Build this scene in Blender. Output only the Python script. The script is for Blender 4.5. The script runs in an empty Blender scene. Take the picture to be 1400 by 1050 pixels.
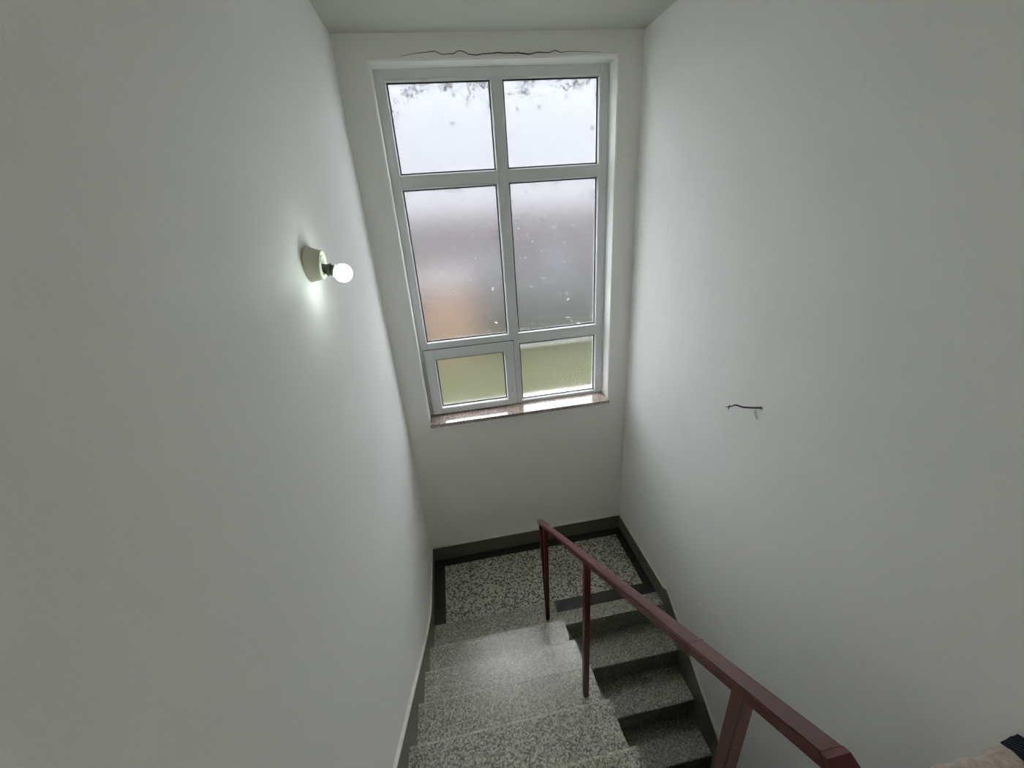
import bpy, bmesh, math, random
from mathutils import Vector, Matrix
random.seed(4)
sc = bpy.context.scene

# ------------------------------------------------------------------ camera
F_PX = 544.83
cam_d = bpy.data.cameras.new('camera')
cam_d.sensor_width = 36.0
cam_d.lens = F_PX / 1400.0 * 36.0
cam_d.clip_start = 0.02
cam = bpy.data.objects.new('camera', cam_d)
sc.collection.objects.link(cam)
right = Vector((0.9830934, -0.17011935, -0.0677257))
up = Vector((0.12932374, 0.38325557, 0.9145439))
fwd = Vector((0.12962536, 0.90784061, -0.39877649))
cam.matrix_world = Matrix(((right.x, up.x, -fwd.x, 0.42347),
                           (right.y, up.y, -fwd.y, -2.69279),
                           (right.z, up.z, -fwd.z, 2.75534),
                           (0, 0, 0, 1)))
sc.camera = cam

# ------------------------------------------------------------------ world: an overcast sky
world = bpy.data.worlds.new('overcast_sky')
sc.world = world
world.use_nodes = True
wn = world.node_tree
wn.nodes.clear()
wo = wn.nodes.new('ShaderNodeOutputWorld')
wb = wn.nodes.new('ShaderNodeBackground')
wt = wn.nodes.new('ShaderNodeTexCoord')
ws = wn.nodes.new('ShaderNodeSeparateXYZ')
wr = wn.nodes.new('ShaderNodeValToRGB')
wn.links.new(wt.outputs['Generated'], ws.inputs[0])
wn.links.new(ws.outputs['Z'], wr.inputs['Fac'])
wr.color_ramp.elements[0].position = 0.0
wr.color_ramp.elements[0].color = (0.293, 0.303, 0.327, 1)      # overcast sky: the zenith is three times as bright as the horizon
wr.color_ramp.elements[1].position = 1.0
wr.color_ramp.elements[1].color = (0.90, 0.93, 1.0, 1)
wn.links.new(wr.outputs['Color'], wb.inputs['Color'])
SKY = 20.0
wb.inputs['Strength'].default_value = SKY
wn.links.new(wb.outputs[0], wo.inputs['Surface'])

# ------------------------------------------------------------------ exposure
sc.view_settings.view_transform = 'Standard'
sc.view_settings.look = 'None'
sc.view_settings.gamma = 1.0
sc.view_settings.use_curve_mapping = False
sc.view_settings.exposure = 0.4
BULB = 17.0            # wall bulb
FILL_LAMP = 5.6     # unseen fill lamp added on the landing behind the camera

sc.cycles.use_denoising = True
sc.cycles.max_bounces = 18
sc.cycles.diffuse_bounces = 12
sc.cycles.transmission_bounces = 8
sc.cycles.transparent_max_bounces = 8
sc.cycles.caustics_refractive = True
sc.cycles.caustics_reflective = False
sc.cycles.sample_clamp_indirect = 6.0

# ------------------------------------------------------------------ helpers
def new_bm():
    return bmesh.new()

def add_box(bm, x0, x1, y0, y1, z0, z1, bevel=0.0, seg=1):
    vs = [bm.verts.new((x, y, z)) for z in (z0, z1) for y in (y0, y1) for x in (x0, x1)]
    idx = [(0, 2, 3, 1), (4, 5, 7, 6), (0, 1, 5, 4), (2, 6, 7, 3), (0, 4, 6, 2), (1, 3, 7, 5)]
    fs = [bm.faces.new([vs[i] for i in f]) for f in idx]
    if bevel:
        es = list({e for f in fs for e in f.edges})
        bmesh.ops.bevel(bm, geom=es, offset=bevel, segments=seg, affect='EDGES', clamp_overlap=True)

def add_prism(bm, pts, axis, a, b, bevel=0.0):
    """extrude a polygon (list of 2-tuples) along axis between a and b"""
    def mk(p, t):
        if axis == 'x': return (t, p[0], p[1])
        if axis == 'y': return (p[0], t, p[1])
        return (p[0], p[1], t)
    A = [bm.verts.new(mk(p, a)) for p in pts]
    B = [bm.verts.new(mk(p, b)) for p in pts]
    n = len(pts)
    fs = [bm.faces.new(A[::-1]), bm.faces.new(B)]
    for i in range(n):
        fs.append(bm.faces.new((A[i], A[(i + 1) % n], B[(i + 1) % n], B[i])))
    bmesh.ops.recalc_face_normals(bm, faces=fs)
    if bevel:
        es = list({e for f in fs for e in f.edges})
        bmesh.ops.bevel(bm, geom=es, offset=bevel, segments=2, affect='EDGES', clamp_overlap=True)

def add_bar(bm, p0, p1, w, h, side=(1, 0, 0), bevel=0.0):
    """rectangular bar from p0 to p1; w along 'side', h across"""
    p0, p1 = Vector(p0), Vector(p1)
    d = (p1 - p0).normalized()
    s = Vector(side); s = (s - d * s.dot(d)).normalized()
    t = d.cross(s)
    q = []
    for p in (p0, p1):
        for a, b in ((-1, -1), (1, -1), (1, 1), (-1, 1)):
            q.append(bm.verts.new(p + s * (a * w / 2) + t * (b * h / 2)))
    fs = [bm.faces.new(q[0:4][::-1]), bm.faces.new(q[4:8])]
    for i in range(4):
        fs.append(bm.faces.new((q[i], q[(i + 1) % 4], q[4 + (i + 1) % 4], q[4 + i])))
    bmesh.ops.recalc_face_normals(bm, faces=fs)
    if bevel:
        es = list({e for f in fs for e in f.edges})
        bmesh.ops.bevel(bm, geom=es, offset=bevel, segments=2, affect='EDGES', clamp_overlap=True)

def add_tube(bm, pts, radii, n=8):
    pts = [Vector(p) for p in pts]
    if not hasattr(radii, '__len__'): radii = [radii] * len(pts)
    rings = []
    for i, p in enumerate(pts):
        d = (pts[min(i + 1, len(pts) - 1)] - pts[max(i - 1, 0)]).normalized()
        a = d.cross(Vector((0.13, 0.2, 1))).normalized(); b = d.cross(a)
        rings.append([bm.verts.new(p + (a * math.cos(2 * math.pi * k / n) + b * math.sin(2 * math.pi * k / n)) * radii[i]) for k in range(n)])
    for r0, r1 in zip(rings, rings[1:]):
        for k in range(n):
            bm.faces.new((r0[k], r0[(k + 1) % n], r1[(k + 1) % n], r1[k]))
    bm.faces.new(rings[0][::-1]); bm.faces.new(rings[-1])

def add_lathe(bm, prof, origin, axis, n=40):
    """prof = [(distance along axis, radius)]"""
    o = Vector(origin); d = Vector(axis).normalized()
    a = d.cross(Vector((0, 0.01, 1))).normalized(); b = d.cross(a)
    rings = []
    for t, r in prof:
        if r < 1e-6:
            rings.append([bm.verts.new(o + d * t)])
        else:
            rings.append([bm.verts.new(o + d * t + (a * math.cos(2 * math.pi * k / n) + b * math.sin(2 * math.pi * k / n)) * r) for k in range(n)])
    for r0, r1 in zip(rings, rings[1:]):
        for k in range(n):
            k2 = (k + 1) % n
            if len(r0) == 1 and len(r1) == 1: continue
            if len(r0) == 1: bm.faces.new((r0[0], r1[k2], r1[k]))
            elif len(r1) == 1: bm.faces.new((r0[k], r0[k2], r1[0]))
            else: bm.faces.new((r0[k], r0[k2], r1[k2], r1[k]))
    bmesh.ops.recalc_face_normals(bm, faces=bm.faces[:])

def obj(name, bm, mat, parent=None, smooth=False):
    me = bpy.data.meshes.new(name)
    bm.to_mesh(me); bm.free()
    if smooth:
        for p in me.polygons: p.use_smooth = True
    me.materials.append(mat)
    o = bpy.data.objects.new(name, me)
    sc.collection.objects.link(o)
    if parent is not None:
        o.parent = parent
        o.matrix_parent_inverse = Matrix.Translation(parent.location).inverted()
    return o

def thing(name, label, cat, loc=(0, 0, 0), group=None):
    o = bpy.data.objects.new(name, None)
    sc.collection.objects.link(o)
    o.location = loc
    o.empty_display_size = 0.1
    o['label'] = label; o['category'] = cat
    if group: o['group'] = group
    return o

def struct(name, bm, mat, label, cat, smooth=False):
    o = obj(name, bm, mat, None, smooth) if bm is not None else bpy.data.objects.new(name, None)
    if bm is None: sc.collection.objects.link(o)
    o['kind'] = 'structure'; o['label'] = label; o['category'] = cat
    return o

# ------------------------------------------------------------------ materials
class Mat:
    def __init__(self, name):
        self.m = bpy.data.materials.new(name); self.m.use_nodes = True
        self.t = self.m.node_tree; self.N = self.t.nodes
        self.p = self.N['Principled BSDF']
        self.co = self.N.new('ShaderNodeTexCoord').outputs['Object']
    def link(self, a, b): self.t.links.new(a, b)
    def node(self, kind, **kw):
        n = self.N.new(kind)
        for k, v in kw.items(): setattr(n, k, v)
        return n
    def noise(self, scale, detail=3, rough=0.5, co=None):
        n = self.node('ShaderNodeTexNoise')
        n.inputs['Scale'].default_value = scale; n.inputs['Detail'].default_value = detail; n.inputs['Roughness'].default_value = rough
        self.link(co or self.co, n.inputs['Vector']); return n.outputs['Fac']
    def ramp(self, fac, stops, interp='LINEAR'):
        r = self.node('ShaderNodeValToRGB'); r.color_ramp.interpolation = interp
        e = r.color_ramp.elements
        while len(e) < len(stops): e.new(0.5)
        for el, (p, c) in zip(e, stops):
            el.position = p; el.color = (*c, 1) if len(c) == 3 else c
        self.link(fac, r.inputs['Fac']); return r.outputs['Color']
    def mix(self, fac, a, b, mode='MIX'):
        n = self.node('ShaderNodeMix', data_type='RGBA', blend_type=mode)
        for s, v in ((n.inputs['Factor'], fac), (n.inputs['A'], a), (n.inputs['B'], b)):
            if hasattr(v, 'type') and hasattr(v, 'links'): self.link(v, s)
            elif isinstance(v, (int, float)): s.default_value = v
            else: s.default_value = (*v, 1)
        return n.outputs['Result']
    def math(self, op, a, b=0.0, clamp=False):
        n = self.node('ShaderNodeMath', operation=op, use_clamp=clamp)
        for s, v in ((n.inputs[0], a), (n.inputs[1], b)):
            if isinstance(v, (int, float)): s.default_value = v
            else: self.link(v, s)
        return n.outputs[0]
    def bump(self, height, strength, dist=0.002):
        b = self.node('ShaderNodeBump')
        b.inputs['Strength'].default_value = strength; b.inputs['Distance'].default_value = dist
        self.link(height, b.inputs['Height']); self.link(b.outputs[0], self.p.inputs['Normal'])
    def set(self, color=None, rough=None, metal=None, spec=None, coat=None):
        for k, v in (('Base Color', color), ('Roughness', rough), ('Metallic', metal), ('Specular IOR Level', spec), ('Coat Weight', coat)):
            if v is None: continue
            if isinstance(v, (int, float)): self.p.inputs[k].default_value = v
            elif isinstance(v, tuple): self.p.inputs[k].default_value = (*v, 1)
            else: self.link(v, self.p.inputs[k])
        return self

def plaster(name, base):
    m = Mat(name)
    n1 = m.noise(1.6, 3)
    c = m.ramp(n1, [(0.3, tuple(b * 0.965 for b in base)), (0.7, base)])
    m.set(c, 0.62, spec=0.25)
    a = m.noise(55, 4, 0.6); b = m.noise(7, 2)
    h = m.math('ADD', m.math('MULTIPLY', a, 0.5), m.math('MULTIPLY', b, 1.6))
    m.bump(h, 0.55, 0.003)
    return m.m

M_WALL = plaster('painted_plaster', (0.89, 0.892, 0.862))
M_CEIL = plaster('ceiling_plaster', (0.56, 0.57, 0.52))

def terrazzo(name, scale, pal, rough=0.35, wear=0.0, grime=0.15):
    m = Mat(name)
    v = m.node('ShaderNodeTexVoronoi', feature='F1'); v.inputs['Scale'].default_value = scale; v.inputs['Randomness'].default_value = 1.0
    nz = m.node('ShaderNodeTexNoise'); nz.inputs['Scale'].default_value = scale * 1.3; nz.inputs['Detail'].default_value = 1
    m.link(m.co, nz.inputs['Vector'])
    add = m.node('ShaderNodeVectorMath', operation='MULTIPLY_ADD')
    m.link(nz.outputs['Color'], add.inputs[0]); add.inputs[1].default_value = (0.9 / scale,) * 3; m.link(m.co, add.inputs[2])
    m.link(add.outputs[0], v.inputs['Vector'])
    sep = m.node('ShaderNodeSeparateColor'); m.link(v.outputs['Color'], sep.inputs[0])
    col = m.ramp(sep.outputs[0], pal, 'CONSTANT')
    # second, smaller set of chips in between
    v2 = m.node('ShaderNodeTexVoronoi', feature='F1'); v2.inputs['Scale'].default_value = scale * 2.1
    m.link(add.outputs[0], v2.inputs['Vector'])
    sep2 = m.node('ShaderNodeSeparateColor'); m.link(v2.outputs['Color'], sep2.inputs[0])
    col2 = m.ramp(sep2.outputs[1], pal, 'CONSTANT')
    c = m.mix(0.3, col, col2)
    g = m.ramp(m.noise(3.0, 4), [(0.35, (1 - grime,) * 3), (0.65, (1, 1, 1))])
    c = m.mix(1.0, c, g, 'MULTIPLY')
    m.set(c, rough, spec=0.4)
    m.bump(m.noise(18, 3), 0.08, 0.002)
    return m.m

D = (0.03, 0.032, 0.025); L1 = (0.56, 0.54, 0.43); L2 = (0.42, 0.40, 0.31); W1 = (0.66, 0.64, 0.53)
M_PEB = terrazzo('landing_terrazzo', 92, [(0.0, D), (0.36, L2), (0.52, L1), (0.8, W1)], 0.35)
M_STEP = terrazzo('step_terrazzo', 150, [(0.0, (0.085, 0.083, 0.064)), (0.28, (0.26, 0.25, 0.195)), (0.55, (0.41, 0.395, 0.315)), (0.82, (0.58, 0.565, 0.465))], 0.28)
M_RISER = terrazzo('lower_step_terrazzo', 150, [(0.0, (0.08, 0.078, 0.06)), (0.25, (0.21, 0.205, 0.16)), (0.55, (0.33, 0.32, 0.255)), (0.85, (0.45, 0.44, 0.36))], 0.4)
M_NOSE = terrazzo('highlight_terrazzo', 190, [(0.0, (0.20, 0.19, 0.15)), (0.2, (0.40, 0.385, 0.31)), (0.55, (0.52, 0.50, 0.41)), (0.82, (0.68, 0.66, 0.56))], 0.3)  # paler mix that paints a highlight along the step edges
M_BORDER = terrazzo('dark_terrazzo_border', 260, [(0.0, (0.022, 0.025, 0.022)), (0.5, (0.028, 0.031, 0.028)), (0.9, (0.04, 0.045, 0.04))], 0.33)
M_SKIRT = terrazzo('skirting_terrazzo', 260, [(0.0, (0.12, 0.115, 0.088)), (0.4, (0.155, 0.148, 0.115)), (0.8, (0.185, 0.178, 0.14))], 0.45)

m = Mat('granite_sill')
v = m.node('ShaderNodeTexVoronoi', feature='F1'); v.inputs['Scale'].default_value = 210
m.link(m.co, v.inputs['Vector']); sp = m.node('ShaderNodeSeparateColor'); m.link(v.outputs['Color'], sp.inputs[0])
m.set(m.ramp(sp.outputs[0], [(0, (0.09, 0.065, 0.055)), (0.22, (0.30, 0.23, 0.20)), (0.55, (0.46, 0.38, 0.34)), (0.85, (0.5, 0.43, 0.4))], 'CONSTANT'), 0.03, spec=0.6)
M_SILL = m.m

def plain(name, color, rough=0.5, metal=0.0, var=0.06, scale=9, spec=0.5, bump=0.0):
    m = Mat(name)
    c = m.ramp(m.noise(scale, 3), [(0.3, tuple(k * (1 - var) for k in color)), (0.7, tuple(min(1, k * (1 + var)) for k in color))])
    m.set(c, rough, metal, spec)
    if bump: m.bump(m.noise(scale * 6, 3), bump, 0.002)
    return m.m

M_PVC = plain('white_pvc', (0.74, 0.76, 0.76), 0.32, var=0.02)
M_GASKET = plain('black_rubber', (0.012, 0.012, 0.012), 0.6)
M_LEDGE = plain('skirting_top_paint', (0.62, 0.62, 0.54), 0.6, var=0.08, scale=30)
m = Mat('red_brown_paint')
n = m.noise(14, 5, 0.65)
worn = m.ramp(m.noise(60, 4, 0.7), [(0.60, (0, 0, 0)), (0.74, (1, 1, 1))])
c = m.ramp(n, [(0.3, (0.064, 0.008, 0.007)), (0.7, (0.098, 0.014, 0.012))])
c = m.mix(m.math('MULTIPLY', worn, 0.35), c, (0.20, 0.075, 0.07))
m.set(c, m.ramp(n, [(0.2, (0.25,) * 3), (0.8, (0.42,) * 3)]), spec=0.5)
m.bump(m.noise(70, 3), 0.15, 0.001)
M_RAIL = m.m
M_HOLDER = plain('cream_porcelain', (0.66, 0.65, 0.52), 0.3, var=0.03)
M_WHITEP = plain('white_porcelain', (0.85, 0.85, 0.78), 0.3, var=0.02)
M_NECK = plain('grey_bulb_body', (0.055, 0.06, 0.05), 0.5, var=0.1, scale=60)
M_SOCK = plain('brass_screw', (0.35, 0.3, 0.2), 0.35, metal=0.9)
M_WIRE = plain('black_cable', (0.02, 0.024, 0.022), 0.5)
M_COPPER = plain('dark_conductor', (0.03, 0.03, 0.03), 0.4)
M_CRACK = plain('crack_shadow_gap', (0.05, 0.05, 0.04), 0.9)
M_SCAR = plain('plaster_scar', (0.52, 0.53, 0.50), 0.8, var=0.12, scale=80)

m = Mat('bulb_glow')
m.p.inputs['Base Color'].default_value = (0.9, 0.9, 0.9, 1)
m.p.inputs['Emission Color'].default_value = (0.86, 1.0, 0.92, 1)
m.p.inputs['Emission Strength'].default_value = BULB
M_BULB = m.m
m = Mat('fill_lamp_glow')
m.p.inputs['Emission Color'].default_value = (1.0, 0.97, 0.90, 1)
m.p.inputs['Emission Strength'].default_value = FILL_LAMP
M_GLOBE = m.m
m = Mat('frosted_neck')
m.set((0.09, 0.095, 0.09), 0.5)
M_FNECK = m.m

def fibre(name, c0, c1, scale):
    m = Mat(name)
    n = m.noise(scale, 5, 0.7)
    m.set(m.ramp(n, [(0.3, c0), (0.7, c1)]), 0.95, spec=0.1)
    m.p.inputs['Sheen Weight'].default_value = 0.3
    m.bump(n, 0.9, 0.006)
    return m.m
M_FLEECE = fibre('beige_fleece', (0.33, 0.27, 0.215), (0.52, 0.455, 0.38), 70)
m = Mat('navy_knit')
w = m.node('ShaderNodeTexWave', wave_type='BANDS', bands_direction='DIAGONAL'); w.inputs['Scale'].default_value = 60; w.inputs['Distortion'].default_value = 2
m.link(m.co, w.inputs['Vector'])
m.set(m.ramp(w.outputs['Fac'], [(0.1, (0.02, 0.024, 0.034)), (0.9, (0.085, 0.10, 0.13))]), 0.9, spec=0.1)
m.bump(w.outputs['Fac'], 0.8, 0.004)
M_NAVY = m.m

# frosted glass: a slab with rough faces; grime is real dirt that sits near the pane's own edges
def glass(name, box, mold=0.0, frost_top=0.0, frost_bot=0.0, rough=0.27, specks=0.0):
    x0, x1, z0, z1 = box
    m = Mat(name)
    g = m.p
    m.link(m.ramp(m.noise(150, 3, 0.7), [(0.32, (0.88, 0.89, 0.89)), (0.68, (0.99, 1.0, 1.0))]), g.inputs['Base Color'])
    g.inputs['Transmission Weight'].default_value = 1.0
    g.inputs['IOR'].default_value = 1.45
    g.inputs['Roughness'].default_value = rough
    g.inputs['Specular IOR Level'].default_value = 0.3
    m.bump(m.noise(240, 2), 0.12, 0.001)
    out = m.N['Material Output']
    tr0 = m.node('ShaderNodeBsdfTranslucent'); tr0.inputs['Color'].default_value = (0.93, 0.94, 0.95, 1)
    mx0 = m.node('ShaderNodeMixShader'); mx0.inputs[0].default_value = 0.004
    m.link(g.outputs[0], mx0.inputs[1]); m.link(tr0.outputs[0], mx0.inputs[2])
    shader = mx0.outputs[0]
    sx = m.node('ShaderNodeSeparateXYZ'); m.link(m.co, sx.inputs[0])
    X, Z = sx.outputs['X'], sx.outputs['Z']
    def band(val, a, b):      # 1 at a -> 0 at b
        mr = m.node('ShaderNodeMapRange'); mr.clamp = True
        mr.inputs['From Min'].default_value = a; mr.inputs['From Max'].default_value = b
        mr.inputs['To Min'].default_value = 1; mr.inputs['To Max'].default_value = 0
        m.link(val, mr.inputs['Value']); return mr.outputs[0]
    if mold:
        edge = m.math('MAXIMUM', band(Z, z1 + 0.02, z1 - 0.20 * mold), m.math('MULTIPLY', m.math('MAXIMUM', band(X, x0, x0 + 0.12), band(X, x1, x1 - 0.10)), m.math('MULTIPLY', band(Z, z1, z0), 1.1)))
        n1 = m.noise(75, 6, 0.75); n2 = m.noise(11, 3)
        k = m.math('ADD', m.math('MULTIPLY', n1, 0.75), m.math('MULTIPLY', n2, 0.45))
        k = m.math('ADD', k, m.math('MULTIPLY', edge, 0.20))
        f = m.ramp(k, [(0.772, (0, 0, 0)), (0.93, (1, 1, 1))])
        vb = m.node('ShaderNodeTexVoronoi', feature='F1'); vb.inputs['Scale'].default_value = 15
        nzv = m.node('ShaderNodeTexNoise'); nzv.inputs['Scale'].default_value = 60; nzv.inputs['Detail'].default_value = 3; m.link(m.co, nzv.inputs['Vector'])
        wv = m.node('ShaderNodeVectorMath', operation='MULTIPLY_ADD'); m.link(nzv.outputs['Color'], wv.inputs[0]); wv.inputs[1].default_value = (0.035, 0.0, 0.035); m.link(m.co, wv.inputs[2])
        m.link(wv.outputs[0], vb.inputs['Vector'])
        sv = m.node('ShaderNodeSeparateColor'); m.link(vb.outputs['Color'], sv.inputs[0])
        wide = m.math('MAXIMUM', band(Z, z1 + 0.05, z1 - 0.30), m.math('MULTIPLY', m.math('MAXIMUM', band(X, x0, x0 + 0.10), band(X, x1, x1 - 0.08)), 0.8))
        pick = m.math('LESS_THAN', sv.outputs[0], m.math('MULTIPLY', wide, 0.75))
        core = m.math('MULTIPLY', m.math('SUBTRACT', 0.27, vb.outputs['Distance']), 5.0, True)
        grain = m.ramp(m.noise(160, 3, 0.7), [(0.40, (0, 0, 0)), (0.60, (1, 1, 1))])
        blot = m.math('MULTIPLY', m.math('MULTIPLY', core, pick), grain)
        f = m.math('MAXIMUM', f, m.math('MULTIPLY', blot, 0.9))
        f = m.math('MULTIPLY', f, 0.75 * min(1, mold))
        d = m.node('ShaderNodeBsdfDiffuse'); d.inputs['Color'].default_value = (0.05, 0.055, 0.05, 1)
        mx = m.node('ShaderNodeMixShader'); m.link(f, mx.inputs[0]); m.link(shader, mx.inputs[1]); m.link(d.outputs[0], mx.inputs[2]); shader = mx.outputs[0]
    if frost_top or frost_bot or specks:
        t = m.math('MULTIPLY', band(Z, z1, z1 - 0.055), frost_top)
        b = m.math('MULTIPLY', band(Z, z0 - 0.005, z0 + 0.05), frost_bot)
        k = m.math('ADD', m.math('MAXIMUM', t, b), 0)
        k = m.math('MULTIPLY', k, m.math('ADD', m.math('MULTIPLY', m.noise(30, 4, 0.6), 1.6), 0.0), True)
        if specks:
            s = m.ramp(m.noise(26, 5, 0.8), [(0.625, (0, 0, 0)), (0.70, (1, 1, 1))])
            k = m.math('MAXIMUM', k, m.math('MULTIPLY', s, specks))
        tr = m.node('ShaderNodeBsdfTranslucent'); tr.inputs['Color'].default_value = (0.92, 0.93, 0.90, 1)
        mx = m.node('ShaderNodeMixShader'); m.link(k, mx.inputs[0]); m.link(shader, mx.inputs[1]); m.link(tr.outputs[0], mx.inputs[2]); shader = mx.outputs[0]
    m.link(shader, out.inputs['Surface'])
    return m.m

# ------------------------------------------------------------------ dimensions (metres)
W = 1.716; H = 3.644; YR = -4.7; ZB = -2.2
WX1, WX2, WZ1, WZ2 = 0.172, 1.563, 1.320, 3.525
R = 0.17; G1 = 0.2564; YA = -0.894; XR = 0.918
G2 = 0.2293; YD = -0.821; XL = 0.935
T = 0.30

# ------------------------------------------------------------------ walls and ceiling
def wall_with_hole():
    bm = new_bm()
    xs = [-T, WX1, WX2, W + T]; zs = [ZB, WZ1, WZ2, H + 0.2]
    def grid(y):
        return [[bm.verts.new((x, y, z)) for x in xs] for z in zs]
    A, B = grid(0.0), grid(T)
    for j in range(3):
        for i in range(3):
            if i == 1 and j == 1: continue
            bm.faces.new((A[j][i], A[j][i + 1], A[j + 1][i + 1], A[j + 1][i]))
            bm.faces.new((B[j][i], B[j + 1][i], B[j + 1][i + 1], B[j][i + 1]))
    for (j0, i0, j1, i1) in ((1, 1, 1, 2), (1, 2, 2, 2), (2, 2, 2, 1), (2, 1, 1, 1)):
        bm.faces.new((A[j0][i0], B[j0][i0], B[j1][i1], A[j1][i1]))
    for (j0, i0, j1, i1) in ((0, 0, 0, 3), (0, 3, 3, 3), (3, 3, 3, 0), (3, 0, 0, 0)):
        if j0 == j1:
            r = range(i0, i1) if i1 > i0 else range(i0, i1, -1)
            for i in r:
                i2 = i + (1 if i1 > i0 else -1)
                bm.faces.new((A[j0][i], A[j0][i2], B[j0][i2], B[j0][i]))
        else:
            r = range(j0, j1) if j1 > j0 else range(j0, j1, -1)
            for j in r:
                j2 = j + (1 if j1 > j0 else -1)
                bm.faces.new((A[j][i0], A[j2][i0], B[j2][i0], B[j][i0]))
    bmesh.ops.recalc_face_normals(bm, faces=bm.faces[:])
    # soften the plastered arrises round the opening
    es = [e for e in bm.edges if all(abs(v.co.y) < 1e-6 and WX1 - 1e-4 <= v.co.x <= WX2 + 1e-4 and WZ1 - 1e-4 <= v.co.z <= WZ2 + 1e-4 for v in e.verts)
          and not (abs(e.verts[0].co.z - WZ1) < 1e-5 and abs(e.verts[1].co.z - WZ1) < 1e-5)]
    bmesh.ops.bevel(bm, geom=es, offset=0.006, segments=3, affect='EDGES')
    return bm
wall_back = struct('wall_back', wall_with_hole(), M_WALL, 'greyish white plaster wall with the tall window opening', 'wall')

bm = new_bm()
crack = [(0.346, 3.545), (0.417, 3.555), (0.523, 3.563), (0.561, 3.548), (0.597, 3.55), (0.621, 3.55), (0.652, 3.563), (0.675, 3.56), (0.704, 3.547), (0.745, 3.542), (0.782, 3.547), (0.83, 3.548), (0.867, 3.551), (0.915, 3.547), (0.977, 3.548), (1.039, 3.54), (1.089, 3.549), (1.152, 3.545), (1.19, 3.556), (1.221, 3.545), (1.26, 3.55), (1.317, 3.549), (1.46, 3.542)]
rad = [0.0008, 0.0012, 0.0018, 0.0018, 0.0018, 0.002, 0.002, 0.0022, 0.0022, 0.0024, 0.0024, 0.0024, 0.003, 0.0026, 0.003, 0.003, 0.0024, 0.0022, 0.002, 0.0016, 0.0012, 0.001, 0.0007]
add_tube(bm, [(x, -0.0002, z) for x, z in crack], rad, 6)
o = obj('crack', bm, M_CRACK, wall_back); o['label'] = 'thin dark wavy crack in the plaster above the window'

bm = new_bm(); add_box(bm, -T, 0, YR, 0.0, ZB, H)
struct('wall_left', bm, M_WALL, 'greyish white rough plaster wall behind the lit bulb', 'wall')
bm = new_bm(); add_box(bm, W, W + T, YR, 0.0, ZB, H)
wall_right = struct('wall_right', bm, M_WALL, 'greyish white plaster wall with a bare cable end', 'wall')
bm = new_bm(); add_box(bm, -T, W + T, YR - T, YR, ZB, H)
struct('wall_rear', bm, M_WALL, 'plaster wall at the rear of the upper landing', 'wall')
bm = new_bm(); add_box(bm, -T, W + T, YR - T, 0.0, H, H + 0.2)
struct('ceiling', bm, M_CEIL, 'greyish white plaster ceiling above the stairwell', 'ceiling')

# soft plaster fillets in the two corners beside the window wall and at the ceiling
def fillet(pts_fn, n=5):
    pass

# ------------------------------------------------------------------ landing floor
floor = struct('floor', None, None, 'landing floor of coarse black and beige terrazzo with dark border', 'floor')
PB, PL, PR, PF = -0.0905, 0.0996, 1.639, -0.618
SB = 0.012
def part_box(name, mat, par, x0, x1, y0, y1, z0, z1, bev=0.0, label=None):
    bm = new_bm(); add_box(bm, x0, x1, y0, y1, z0, z1, bev)
    o = obj(name, bm, mat, par)
    if label: o['label'] = label
    return o
part_box('terrazzo_panel', M_PEB, floor, PL, PR, PF, PB, -0.03, 0.0)
part_box('border_strip', M_BORDER, floor, SB, W - SB, PB, -SB, -0.03, 0.0)
part_box('border_strip', M_BORDER, floor, SB, PL, PF, PB, -0.03, 0.0)
part_box('border_strip', M_BORDER, floor, PR, W - SB, PF, PB, -0.03, 0.0)
part_box('border_strip', M_BORDER, floor, XR, W - SB, -0.712, PF, -0.03, 0.0)
part_box('edge_strip', M_STEP, floor, SB, XR, YA, PF, -0.03, 0.0, label='speckled grey terrazzo strip at the foot of the upper flight')
part_box('edge_strip', M_STEP, floor, XR, W - SB, YD, -0.712, -0.05, 0.0, 0.002, label='speckled grey terrazzo edge of the lower flight')
part_box('concrete_slab', M_CEIL, floor, 0.0, W, YD + 0.005, 0.0, -0.20, -0.03)

# ------------------------------------------------------------------ flights of stairs
NU = 8
up_f = thing('stair_flight', 'pale speckled terrazzo stair flight rising on the left beside the bulb wall', 'stairs', (0.46, YA, 0.0))
bm = new_bm()
add_prism(bm, [(YA - 0.02, 0.0), (YA - 0.24, 0.0)] + [(YA - (NU - 1) * G1 - 0.05, (NU - 1) * R - 0.16), (YA - (NU - 1) * G1 - 0.05, (NU - 1) * R - 0.01), (YA - 0.03, 0.012)], 'x', 0.0, XR - 0.006)
obj('waist_slab', bm, M_CEIL, up_f)
for k in range(NU):
    y1 = YA - k * G1; y0 = y1 - G1; z1 = (k + 1) * R
    bm = new_bm()
    y0 = y1 - 0.32 if k == NU - 1 else y0 - 0.012
    add_box(bm, 0.004, XR, y0, y1, z1 - R - (0.0 if k == 0 else 0.012), z1, 0.006, 2)
    obj('step', bm, M_STEP, up_f)
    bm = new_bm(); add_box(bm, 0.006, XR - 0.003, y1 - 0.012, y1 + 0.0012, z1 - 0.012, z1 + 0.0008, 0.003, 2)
    obj('nosing_highlight', bm, M_NOSE, up_f)  # thin pale strip, the edge highlight put into colour
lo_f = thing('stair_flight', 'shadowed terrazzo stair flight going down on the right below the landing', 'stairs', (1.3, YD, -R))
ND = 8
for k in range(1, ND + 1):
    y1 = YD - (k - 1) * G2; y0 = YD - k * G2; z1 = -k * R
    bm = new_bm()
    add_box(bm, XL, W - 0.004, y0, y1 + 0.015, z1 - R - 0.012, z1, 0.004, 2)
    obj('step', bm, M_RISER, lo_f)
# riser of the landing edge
part_box('riser', M_RISER, lo_f, XL, W, YD + 0.001, YD + 0.005, -R, -0.05)
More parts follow.
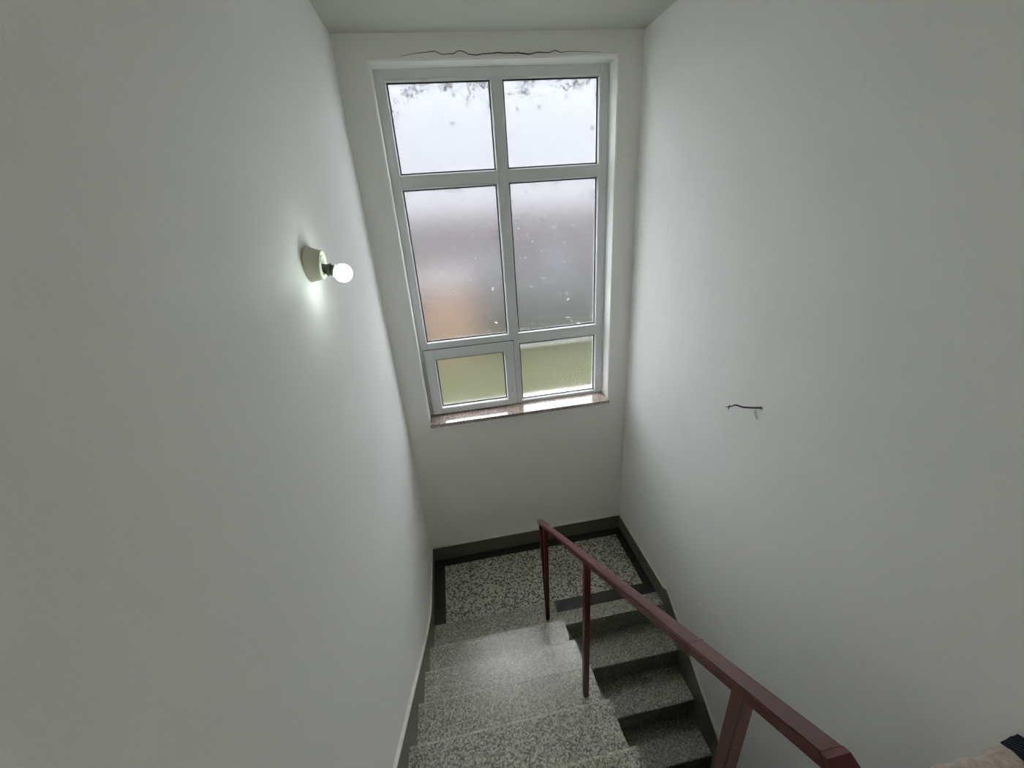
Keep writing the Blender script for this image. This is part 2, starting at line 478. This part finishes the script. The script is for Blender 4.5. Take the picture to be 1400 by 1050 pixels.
# closing strip between the two flights
bm = new_bm()
add_prism(bm, [(YD + 0.0, -0.25), (YD, -0.004), (YA - 0.02, -0.004), (YA - 0.02, 0.10), (YA - NU * G1, NU * R - 0.07), (YA - NU * G1, NU * R - 0.4), (YA - NU * G1, -ND * R - 0.3), (YA - NU * G1 + 0.3, -ND * R - 0.3)], 'x', XR - 0.006, XL)
struct('wall_middle', bm, M_SKIRT, 'narrow dark stringer between the upper and the lower flight', 'stringer')

# slabs of the upper landing behind and under the camera, and the floor below
bm = new_bm(); add_box(bm, 0.0, XR, YR, YA - (NU - 1) * G1 - 0.32, 1.16, 1.36)
struct('floor', bm, M_STEP, 'upper landing slab at the head of the stairs', 'floor')
bm = new_bm(); add_box(bm, XR, W, YR, -2.365, 1.16, 1.36)
struct('floor', bm, M_STEP, 'upper landing slab beside the right wall', 'floor')
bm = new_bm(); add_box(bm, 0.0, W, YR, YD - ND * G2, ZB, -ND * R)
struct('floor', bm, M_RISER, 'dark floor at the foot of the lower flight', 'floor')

bm = new_bm(); add_box(bm, 0.0, W, YD - ND * G2, 0.0, ZB, ZB + 0.2)
struct('floor', bm, M_CEIL, 'ground slab hidden under the stairs', 'floor')

# ------------------------------------------------------------------ skirtings with a painted top ledge
SK = 0.140
def skirting(name, poly_low, poly_high, side, label):
    """polylines in (y, z); side 'left'/'right'"""
    bm = new_bm()
    x0, x1 = (0.0, SB) if side == 'left' else (W - SB, W)
    for (a, b), (c, d) in zip(zip(poly_low, poly_low[1:]), zip(poly_high, poly_high[1:])):
        add_prism(bm, [a, b, d, c], 'x', x0, x1)
    bmesh.ops.remove_doubles(bm, verts=bm.verts[:], dist=1e-5)
    s = struct(name, bm, M_SKIRT, label, 'skirting')
    bm = new_bm()
    x0, x1 = (0.0, SB + 0.003) if side == 'left' else (W - SB - 0.003, W)
    for a, b in zip(poly_high, poly_high[1:]):
        dy, dz = b[0] - a[0], b[1] - a[1]; L = math.hypot(dy, dz)
        ny, nz = dz / L, -dy / L
        if nz < 0: ny, nz = -ny, -nz
        t = 0.007
        add_prism(bm, [a, b, (b[0] + ny * t, b[1] + nz * t), (a[0] + ny * t, a[1] + nz * t)], 'x', x0, x1)
    o = obj('painted_ledge', bm, M_LEDGE, s)
    return s
ye = YA - (NU - 1) * G1
def lz(y): return 0.897 + (-1.823 - y) * 0.655
skirting('baseboard_left', [(0, 0), (-0.55, 0), (-0.66, 0), (YA - 0.02, 0.0), (ye, lz(ye) - 0.35)],
         [(0, SK), (-0.55, SK), (-0.66, 0.168), (YA, lz(YA)), (ye, lz(ye))], 'left', 'dark olive terrazzo skirting rising along the left wall')
def rz(y): return 0.055 + (y + 1.0) * 0.70
skirting('baseboard_right', [(0, 0), (-0.78, 0), (-0.84, -0.02), (-1.05, -0.4), (-2.4, -1.35)],
         [(0, SK), (-0.79, SK), (-0.84, rz(-0.84)), (-1.05, rz(-1.05)), (-2.4, rz(-2.4))], 'right', 'dark terrazzo skirting descending along the right wall')
bm = new_bm(); add_box(bm, SB, W - SB, -SB, 0.0, 0.0, SK)
sb = struct('baseboard_back', bm, M_SKIRT, 'dark olive terrazzo skirting under the window wall', 'skirting')
bm = new_bm(); add_box(bm, SB, W - SB, -SB - 0.003, 0.0, SK, SK + 0.007)
obj('painted_ledge', bm, M_LEDGE, sb)

# ------------------------------------------------------------------ window
win = struct('window_1', None, None, 'tall white frosted window with six panes and a small opening sash', 'window')
YF, YG, YB = 0.125, 0.150, 0.200
FX0, FX1, FZ0, FZ1 = WX1, WX2, 1.345, WZ2
TL = (0.235, 0.826, 2.998, 3.465); TR = (0.905, 1.496, 2.998, 3.465)
ML = (0.232, 0.823, 1.924, 2.912); MR = (0.905, 1.496, 1.924, 2.918)
BR = (0.905, 1.496, 1.373, 1.832); SO = (0.196, 0.856, 1.352, 1.868); SG = (0.275, 0.780, 1.407, 1.790)
bead = 0.010
def frame_bars():
    bm = new_bm()
    b = 0.002
    # recessed body of the frame, holes for each pane
    add_box(bm, FX0, TL[0] - bead, YF, YB, FZ0, FZ1, b)
    add_box(bm, TR[1] + bead, FX1, YF, YB, FZ0, FZ1, b)
    add_box(bm, TL[0] - bead, TR[1] + bead, YF, YB, TL[3] + bead, FZ1, b)
    add_box(bm, TL[0] - bead, TR[1] + bead, YF, YB, FZ0, BR[2] - bead, b)
    add_box(bm, TL[1] + bead, TR[0] - bead, YF - 0.001, YB, FZ0, TL[3] + bead, b)
    add_box(bm, TL[0] - bead, ML[1] + bead, YF - 0.001, YB, ML[3] + bead, TL[2] - bead, b)
    add_box(bm, TR[0] - bead, TR[1] + bead, YF - 0.001, YB, MR[3] + bead, TR[2] - bead, b)
    add_box(bm, TL[0] - bead, ML[1] + bead, YF - 0.001, YB, 1.850, ML[2] - bead, b)
    add_box(bm, TR[0] - bead, TR[1] + bead, YF - 0.001, YB, BR[3] + bead, MR[2] - bead, b)
    return bm
obj('window_frame', frame_bars(), M_PVC, win)
def bead_frame(box, yfront, yglass, w):
    x0, x1, z0, z1 = box
    bm = new_bm()
    O = [(x0 - w, z0 - w), (x1 + w, z0 - w), (x1 + w, z1 + w), (x0 - w, z1 + w)]
    I = [(x0, z0), (x1, z0), (x1, z1), (x0, z1)]
    vo = [bm.verts.new((x, yfront, z)) for x, z in O]
    vm = [bm.verts.new((x * 0.4 + u * 0.6, yfront + 0.001, z * 0.4 + q * 0.6)) for (x, z), (u, q) in zip(I, O)]
    vi = [bm.verts.new((x, yglass - 0.004, z)) for x, z in I]
    vb = [bm.verts.new((x, yglass + 0.004, z)) for x, z in I]
    vo2 = [bm.verts.new((x, yglass + 0.004, z)) for x, z in O]
    for i in range(4):
        j = (i + 1) % 4
        for p, q in ((vo, vm), (vm, vi), (vi, vb), (vb, vo2), (vo2, vo)):
            bm.faces.new((p[i], p[j], q[j], q[i]))
    bmesh.ops.recalc_face_normals(bm, faces=bm.faces[:])
    return bm
def gasket_or_shadow_gap(box, y, w=0.0068):
    x0, x1, z0, z1 = box
    bm = new_bm()
    add_box(bm, x0, x1, y, y + 0.004, z0, z0 + w)
    add_box(bm, x0, x1, y, y + 0.004, z1 - w, z1)
    add_box(bm, x0, x0 + w, y, y + 0.004, z0 + w, z1 - w)
    add_box(bm, x1 - w, x1, y, y + 0.004, z0 + w, z1 - w)
    return bm
def pane(box, mat, y, par, label=None):
    x0, x1, z0, z1 = box
    bm = new_bm(); add_box(bm, x0, x1, y, y + 0.006, z0, z1)
    o = obj('pane', bm, mat, par)
    if label: o['label'] = label
    return o
G_TL = glass('frosted_glass_mould_heavy', TL, mold=1.25)
G_TR = glass('frosted_glass_mould_light', TR, mold=1.0)
G_ML = glass('frosted_glass_left', ML, mold=0.45, specks=0.35)
G_MR = glass('frosted_glass_right', MR, mold=0.45, specks=0.35)
G_BR = glass('frosted_glass_damp', BR, frost_top=0.24, frost_bot=0.13, specks=0.22)
G_SG = glass('frosted_glass_sash', SG)
for box, mat, lab in ((TL, G_TL, 'bright frosted pane with dark mould specks'), (TR, G_TR, 'bright frosted pane with a few mould specks'),
                      (ML, G_ML, 'tall frosted pane with a brown-orange blur low down'), (MR, G_MR, 'tall frosted pane with a pinkish grey blur'),
                      (BR, G_BR, 'low frosted pane, green blur with damp white edges')):
    obj('glazing_bead', bead_frame(box, YF - 0.003, YG, bead), M_PVC, win)
    obj('gasket_or_shadow_gap', gasket_or_shadow_gap(box, YG - 0.005), M_GASKET, win)
    pane(box, mat, YG, win, lab)
# opening sash
ys = 0.105
bm = new_bm()
add_box(bm, SO[0], SG[0] - bead, ys, YG + 0.01, SO[2], SO[3], 0.004, 2)
add_box(bm, SG[1] + bead, SO[1], ys, YG + 0.01, SO[2], SO[3], 0.004, 2)
add_box(bm, SG[0] - bead - 0.003, SG[1] + bead + 0.003, ys + 0.0005, YG + 0.01, SO[2] + 0.0005, SG[2] - bead, 0.002)
add_box(bm, SG[0] - bead - 0.003, SG[1] + bead + 0.003, ys + 0.0005, YG + 0.01, SG[3] + bead, SO[3] - 0.0005, 0.002)
sash = obj('sash', bm, M_PVC, win); sash['label'] = 'small white opening sash at the lower left'
obj('glazing_bead', bead_frame(SG, ys - 0.002, 0.135, bead), M_PVC, sash)
obj('gasket_or_shadow_gap', gasket_or_shadow_gap(SG, 0.130), M_GASKET, sash)
pane(SG, G_SG, 0.135, sash, 'small frosted pane with an even green blur')
bm = new_bm()     # black strips painted in as the shadow between sash and frame
add_box(bm, SO[0] - 0.003, SO[1] + 0.003, ys + 0.012, YF - 0.0015, SO[3] + 0.0, SO[3] + 0.003)
add_box(bm, SO[0] - 0.003, SO[0], ys + 0.012, YF - 0.0015, SO[2], SO[3])
add_box(bm, SO[1], SO[1] + 0.003, ys + 0.012, YF - 0.0015, SO[2], SO[3])
obj('gasket_or_shadow_gap', bm, M_GASKET, sash)
bm = new_bm()
add_box(bm, 0.806, 0.830, 0.096, ys + 0.001, 1.555, 1.615, 0.003, 2)
add_bar(bm, (0.818, 0.097, 1.598), (0.818, 0.072, 1.598), 0.014, 0.014, (1, 0, 0), 0.003)
add_bar(bm, (0.818, 0.071, 1.608), (0.818, 0.066, 1.482), 0.018, 0.013, (1, 0, 0), 0.004)
o = obj('handle', bm, plain('handle_plastic', (0.82, 0.84, 0.83), 0.25, var=0.01), sash, True); o['label'] = 'small white lever handle of the opening sash'
bm = new_bm(); add_box(bm, WX1 + 0.001, WX2 - 0.001, -0.042, YB, 1.320, 1.345, 0.002)
o = obj('window_sill', bm, M_SILL, win); o['label'] = 'polished reddish brown granite sill under the window'

# ------------------------------------------------------------------ handrail
RX = 0.844
def rzl(y): return 0.763 + 0.682 * (-y - 0.587)       # underside of the rail
rail = thing('handrail', 'red-brown painted steel handrail between the two flights', 'handrail', (RX, -1.5, 0.5))
s = math.sqrt(1 + 0.682 ** 2); HR = 0.024; WR = 0.036
y0, y1 = -0.60, -2.480
off = HR / 2 * s
bm = new_bm()
def P(y, extra=0.0): return (RX, y, rzl(y) + off + extra)
add_bar(bm, P(y0), P(y1), WR, HR, (1, 0, 0), 0.0025)
o = obj('rail', bm, M_RAIL, rail)
# rounded end of the rail bending down to the last post
bm = new_bm()
yy = -2.478
arc = []
c0 = Vector(P(yy)); 
n0 = Vector((0, -1, 0.682)).normalized()
pts = [c0, c0 + n0 * 0.006 + Vector((0, 0, -0.0005)), c0 + n0 * 0.014 + Vector((0, 0, -0.006)), c0 + n0 * 0.019 + Vector((0, 0, -0.018)), c0 + n0 * 0.021 + Vector((0, 0, -0.05)), Vector((RX, c0.y + n0.y * 0.021, 1.19))]
prev = None
for i, p in enumerate(pts):
    if i == 0: d = n0
    elif i >= len(pts) - 2: d = Vector((0, 0, -1))
    else: d = (pts[i + 1] - pts[i - 1]).normalized()
    a = Vector((1, 0, 0)); b = d.cross(a).normalized()
    w, h = WR - 0.001, HR - 0.001
    ring = [bm.verts.new(p + a * (sx * w / 2) + b * (sy * h / 2)) for sx, sy in ((-1, -1), (1, -1), (1, 1), (-1, 1))]
    if prev:
        for k in range(4):
            bm.faces.new((prev[k], prev[(k + 1) % 4], ring[(k + 1) % 4], ring[k]))
    else: bm.faces.new(ring[::-1])
    prev = ring
bm.faces.new(prev)
bmesh.ops.recalc_face_normals(bm, faces=bm.faces[:])
o = obj('rail_end', bm, M_RAIL, rail); o['label'] = 'downturned upper end of the rail'
PW = 0.027
def post(y, zb, w=PW):
    bm = new_bm(); add_box(bm, RX - w / 2, RX + w / 2, y - w / 2, y + w / 2, zb, rzl(y) + 0.006, 0.002)
    return obj('post', bm, M_RAIL, rail)
post(-1.538, 3 * R)
post(-2.335, 6 * R, 0.028)
bm = new_bm(); add_bar(bm, (RX, -2.205, P(-2.205)[2]), (RX, -2.208, P(-2.208)[2]), WR + 0.001, HR + 0.001, (1, 0, 0), 0.0005)
o = obj('weld_seam', bm, M_RAIL, rail); o['label'] = 'faint raised weld across the rail'
# twin lowest post: two bars that meet at the foot
for ya, za, wa in ((-0.622, rzl(-0.62) + 0.004, 0.024), (-0.775, rzl(-0.775) + 0.006, 0.026)):
    bm = new_bm()
    add_bar(bm, (RX - 0.006, -0.740 + (0.006 if ya > -0.7 else -0.006), 0.0), (RX, ya, za), wa, 0.024, (1, 0, 0), 0.002)
    o = obj('post', bm, M_RAIL, rail); o['label'] = 'slim bar of the twin post at the low end of the rail'

# ------------------------------------------------------------------ wall lamp with bare bulb
LC = Vector((0.0, -1.287, 2.641)); tip = Vector((0.099, -1.287, 2.606))
ax = (tip - LC).normalized()
lamp = thing('wall_lamp', 'cream porcelain wall lampholder with a lit bare white bulb', 'lamp', tuple(LC))
bm = new_bm(); add_lathe(bm, [(-0.001, 0.0), (-0.001, 0.058), (0.003, 0.058), (0.006, 0.055), (0.020, 0.0505), (0.036, 0.047), (0.044, 0.0450), (0.0455, 0.0435), (0.044, 0.0405), (0.030, 0.040), (0.030, 0.0)], LC, Vector((1, 0, -0.12)), 48)
obj('base', bm, M_HOLDER, lamp, True)
bm = new_bm(); add_lathe(bm, [(0.028, 0.030), (0.045, 0.030), (0.046, 0.028), (0.045, 0.025), (0.028, 0.025)], LC, Vector((1, 0, -0.12)), 40)
obj('socket_ring', bm, M_WHITEP, lamp, True)
dl = (tip - LC).length
bm = new_bm(); add_lathe(bm, [(0.026, 0.0), (0.026, 0.0135), (0.048, 0.0145), (0.054, 0.0155), (0.060, 0.019), (0.0635, 0.0215), (0.0645, 0.020), (0.0645, 0.0)], LC, ax, 32)
o = obj('bulb_collar', bm, M_NECK, lamp, True); o['label'] = 'dark grey flared collar of the bulb'
bm = new_bm(); add_lathe(bm, [(0.062, 0.0165), (0.068, 0.0165), (0.074, 0.018), (0.078, 0.0205)], LC, ax, 32)
obj('bulb_neck', bm, M_FNECK, lamp, True)
bm = new_bm()
prof = [(dl - 0.0285 * math.cos(t), 0.0285 * math.sin(t)) for t in [math.pi * k / 20 for k in range(21)]]
prof[0] = (prof[0][0], 0.0); prof[-1] = (prof[-1][0], 0.0)
add_lathe(bm, prof, LC, ax, 40)
o = obj('bulb_globe', bm, M_BULB, lamp, True); o['label'] = 'round glowing white bulb'

# ------------------------------------------------------------------ bare cable in the right wall
cab = thing('electric_cable', 'short black bare-ended cable sticking out of the right wall', 'cable', (W, -1.322, 1.884))
pts = [(1.720, -1.335, 1.890), (1.712, -1.322, 1.884), (1.702, -1.286, 1.868), (1.693, -1.25, 1.854), (1.683, -1.238, 1.856), (1.674, -1.228, 1.858), (1.664, -1.224, 1.856), (1.655, -1.22, 1.85), (1.647, -1.217, 1.848)]
bm = new_bm(); add_tube(bm, pts, [0.0042] * 4 + [0.0038, 0.0037, 0.0032, 0.0026, 0.0024], 8)
obj('sheath', bm, M_WIRE, cab, True)
for q in ((1.642, -1.202, 1.838), (1.644, -1.218, 1.832), (1.646, -1.219, 1.859)):
    bm = new_bm(); add_tube(bm, [(1.649, -1.2175, 1.849), ((1.647 + q[0]) / 2, (-1.217 + q[1]) / 2, (1.848 + q[2]) / 2 + 0.001), q], [0.0026, 0.0024, 0.0012], 6)
    obj('conductor', bm, M_COPPER, cab, True)
bm = new_bm()
add_lathe(bm, [(0.0, 0.010), (0.002, 0.008), (0.0015, 0.0), ], (W, -1.328, 1.885), (-1, 0, 0), 12)
o = obj('plaster_scar', bm, M_SCAR, wall_right); o['label'] = 'rough grey plaster patch round the cable hole'
bm = new_bm()
sc_pts = [(-1.300, 1.862), (-1.293, 1.858), (-1.296, 1.840), (-1.312, 1.822), (-1.322, 1.824), (-1.306, 1.845)]
add_prism(bm, sc_pts, 'x', W - 0.0015, W + 0.001)
o = obj('plaster_scar', bm, M_SCAR, wall_right); o['label'] = 'small grey smear of filler under the cable'

# ------------------------------------------------------------------ rug and cloth on the slab at the lower right
bm = new_bm()
nx, ny = 60, 26
rows = []
random.seed(9)
prof = [(-2.345, 1.300), (-2.334, 1.318), (-2.328, 1.345), (-2.327, 1.372), (-2.333, 1.393), (-2.347, 1.404), (-2.37, 1.407)] + [(-2.40 - 0.05 * i, 1.407) for i in range(12)]
for (y, z) in prof:
    row = []
    for i in range(nx + 1):
        x = 0.97 + (W - 0.005 - 0.97) * i / nx
        wob = 0.004 * math.sin(x * 31 + z * 40) + 0.003 * math.sin(x * 77) + random.uniform(-0.0022, 0.0022)
        drop = 0.11 * (1.66 - x) - 0.020 if x > 1.40 else 0.0086
        row.append(bm.verts.new((x, y + wob * 0.6, z + wob * 0.8 - drop)))
    rows.append(row)
for r0, r1 in zip(rows, rows[1:]):
    for i in range(nx):
        bm.faces.new((r0[i], r0[i + 1], r1[i + 1], r1[i]))
# underside
low = [[bm.verts.new((v.co.x, max(-2.95, y), 1.361 if y < -2.366 else 1.30)) for v in rows[0]] for y in (-2.9501, -2.366)]
for i in range(nx):
    bm.faces.new((rows[-1][i], rows[-1][i + 1], low[0][i + 1], low[0][i]))
    bm.faces.new((low[0][i], low[0][i + 1], low[1][i + 1], low[1][i]))
    bm.faces.new((low[1][i], low[1][i + 1], rows[0][i + 1], rows[0][i]))
bmesh.ops.recalc_face_normals(bm, faces=bm.faces[:])
rug = obj('rug', bm, M_FLEECE, None, True)
rug['label'] = 'beige fleecy rug edge in the bottom right corner'; rug['category'] = 'rug'
bm = new_bm()
rows = []
for j in range(12):
    v = j / 11
    row = []
    for i in range(13):
        u = i / 12
        x = 1.668 + 0.045 * u
        y = -2.330 - 0.25 * v
        z = 1.431 + 0.016 * min(1, u * 2.2 + v * 0.6) + 0.003 * math.sin(u * 14 + v * 3)
        if j == 0: y += 0.0; z -= 0.012 * (1 - 0.3 * u)
        x = x + 0.05 * (1 - u) * (0.0 if v < 0.02 else -v * 0.4)
        row.append(bm.verts.new((x, y, z)))
    rows.append(row)
for r0, r1 in zip(rows, rows[1:]):
    for i in range(12):
        bm.faces.new((r0[i], r0[i + 1], r1[i + 1], r1[i]))
res = bmesh.ops.solidify(bm, geom=bm.faces[:], thickness=0.007)
cloth = obj('folded_cloth', bm, M_NAVY, None, True)
cloth['label'] = 'dark navy knitted cloth on the beige rug by the right wall'; cloth['category'] = 'cloth'

# ------------------------------------------------------------------ unseen fill lamp added behind the camera
LX, LY, LZ = 0.95, -4.1, 2.25
gl = thing('added_fill_lamp', 'unseen round fill lamp added above the upper landing', 'lamp', (LX, LY, H))
bm = new_bm(); add_lathe(bm, [(0.0, 0.0), (0.0, 0.05), (0.03, 0.05), (0.04, 0.02), (0.04, 0.0)], (LX, LY, H), (0, 0, -1), 32)
obj('base', bm, M_PVC, gl, True)
bm = new_bm(); add_tube(bm, [(LX, LY, H - 0.03), (LX, LY, LZ + 0.09)], 0.004, 8)
obj('cord', bm, M_GASKET, gl, True)
bm = new_bm(); prof = [(-0.11 * math.cos(t), 0.11 * math.sin(t)) for t in [math.pi * k / 16 for k in range(17)]]
prof[0] = (prof[0][0], 0.0); prof[-1] = (prof[-1][0], 0.0)
add_lathe(bm, prof, (LX, LY, LZ), (0, 0, -1), 32)
obj('fill_lamp_globe', bm, M_GLOBE, gl, True)

# ------------------------------------------------------------------ outdoors, seen blurred through the frosted glass
ZG = -2.9
mg = Mat('lawn_grass')
mg.set(mg.ramp(mg.noise(0.6, 5), [(0.3, (0.0100, 0.0112, 0.0026)), (0.7, (0.0155, 0.0160, 0.0042))]), 0.95, spec=0.1)
bm = new_bm(); add_box(bm, -60, 60, T + 0.3, 90, ZG - 0.3, ZG)
struct('ground', bm, mg.m, 'green lawn below the window, blurred by frosted glass', 'lawn')
hs = thing('house', 'pinkish rendered house blurred behind the tall frosted panes', 'house', (1.0, 20.0, ZG))
M_RENDER = plain('pink_render', (0.017, 0.0108, 0.0103), 0.9, scale=1.5)
M_ROOF = plain('grey_roof', (0.020, 0.017, 0.0175), 0.8, scale=2)
bm = new_bm(); add_box(bm, -11, 14, 19.0, 26.0, ZG, 2.8); obj('wall', bm, M_RENDER, hs)
bm = new_bm(); add_prism(bm, [(18.5, 2.8), (26.5, 2.8), (22.5, 4.5)], 'x', -11.5, 14.5); obj('roof', bm, M_ROOF, hs)
for x in (-7.5, -4.0, 3.2, 6.4, 10.5):
    bm = new_bm(); add_box(bm, x - 0.5, x + 0.5, 18.96, 19.02, -0.6, 0.8); obj('window', bm, plain('dark_glass', (0.06, 0.07, 0.08), 0.1), hs)
sh = thing('shed', 'orange-brown brick shed blurred low in the left tall pane', 'shed', (0.8, 15.5, ZG))
M_BRICK = plain('orange_brick', (0.062, 0.033, 0.016), 0.9, scale=3, var=0.15)
bm = new_bm(); add_box(bm, -0.9, 1.5, 14.5, 17.0, ZG, 0.1); obj('wall', bm, M_BRICK, sh)
bm = new_bm(); add_prism(bm, [(14.2, 0.1), (17.3, 0.1), (15.75, 0.6)], 'x', -1.1, 1.7); obj('roof', bm, M_ROOF, sh)
def bush(name, label, x0, x1, y, top, col, seed):
    random.seed(seed)
    bm = new_bm()
    n = int((x1 - x0) / 0.55)
    for i in range(n):
        x = x0 + (x1 - x0) * (i + 0.5) / n
        h = top - ZG + random.uniform(-0.25, 0.15)
        r = bmesh.ops.create_icosphere(bm, subdivisions=3, radius=1.0)
        for v_ in r['verts']:
            k = 1 + 0.10 * math.sin(v_.co.x * 9 + i) * math.cos(v_.co.z * 8 + i * 2)
            v_.co = Vector((x + v_.co.x * 0.6 * k, y + v_.co.y * 0.7 * k, ZG + h / 2 + v_.co.z * h / 2 * k))
    o = obj(name, bm, plain('leaf_' + name, col, 0.95, scale=6, var=0.3), None, True)
    o['label'] = label; o['category'] = 'hedge'
    return o
bush('hedge', 'dark green hedge blurred low in the right tall pane', 2.2, 13.0, 15.0, 0.0, (0.0052, 0.0054, 0.0034), 1)
bush('hedge', 'dark brownish hedge blurred at the left edge of the window', -10.0, -1.4, 15.5, -0.3, (0.013, 0.011, 0.009), 2)

M_SKY_SCREEN = plain('sky_screen_grey', (0.080, 0.081, 0.084), 0.9, scale=0.4)  # for the added block that screens the low sky from the window
bl = thing('added_sky_screen', 'grey block added behind the house to hide bright low sky, a white blur in the top panes', 'building', (0.0, 40.0, ZG))
bm = new_bm(); add_box(bm, -32, 30, 38.0, 46.0, ZG, 18.0); obj('wall', bm, M_SKY_SCREEN, bl)
bm = new_bm(); add_box(bm, -32.4, 30.4, 37.6, 46.4, 18.0, 18.4); obj('roof', bm, M_ROOF, bl)
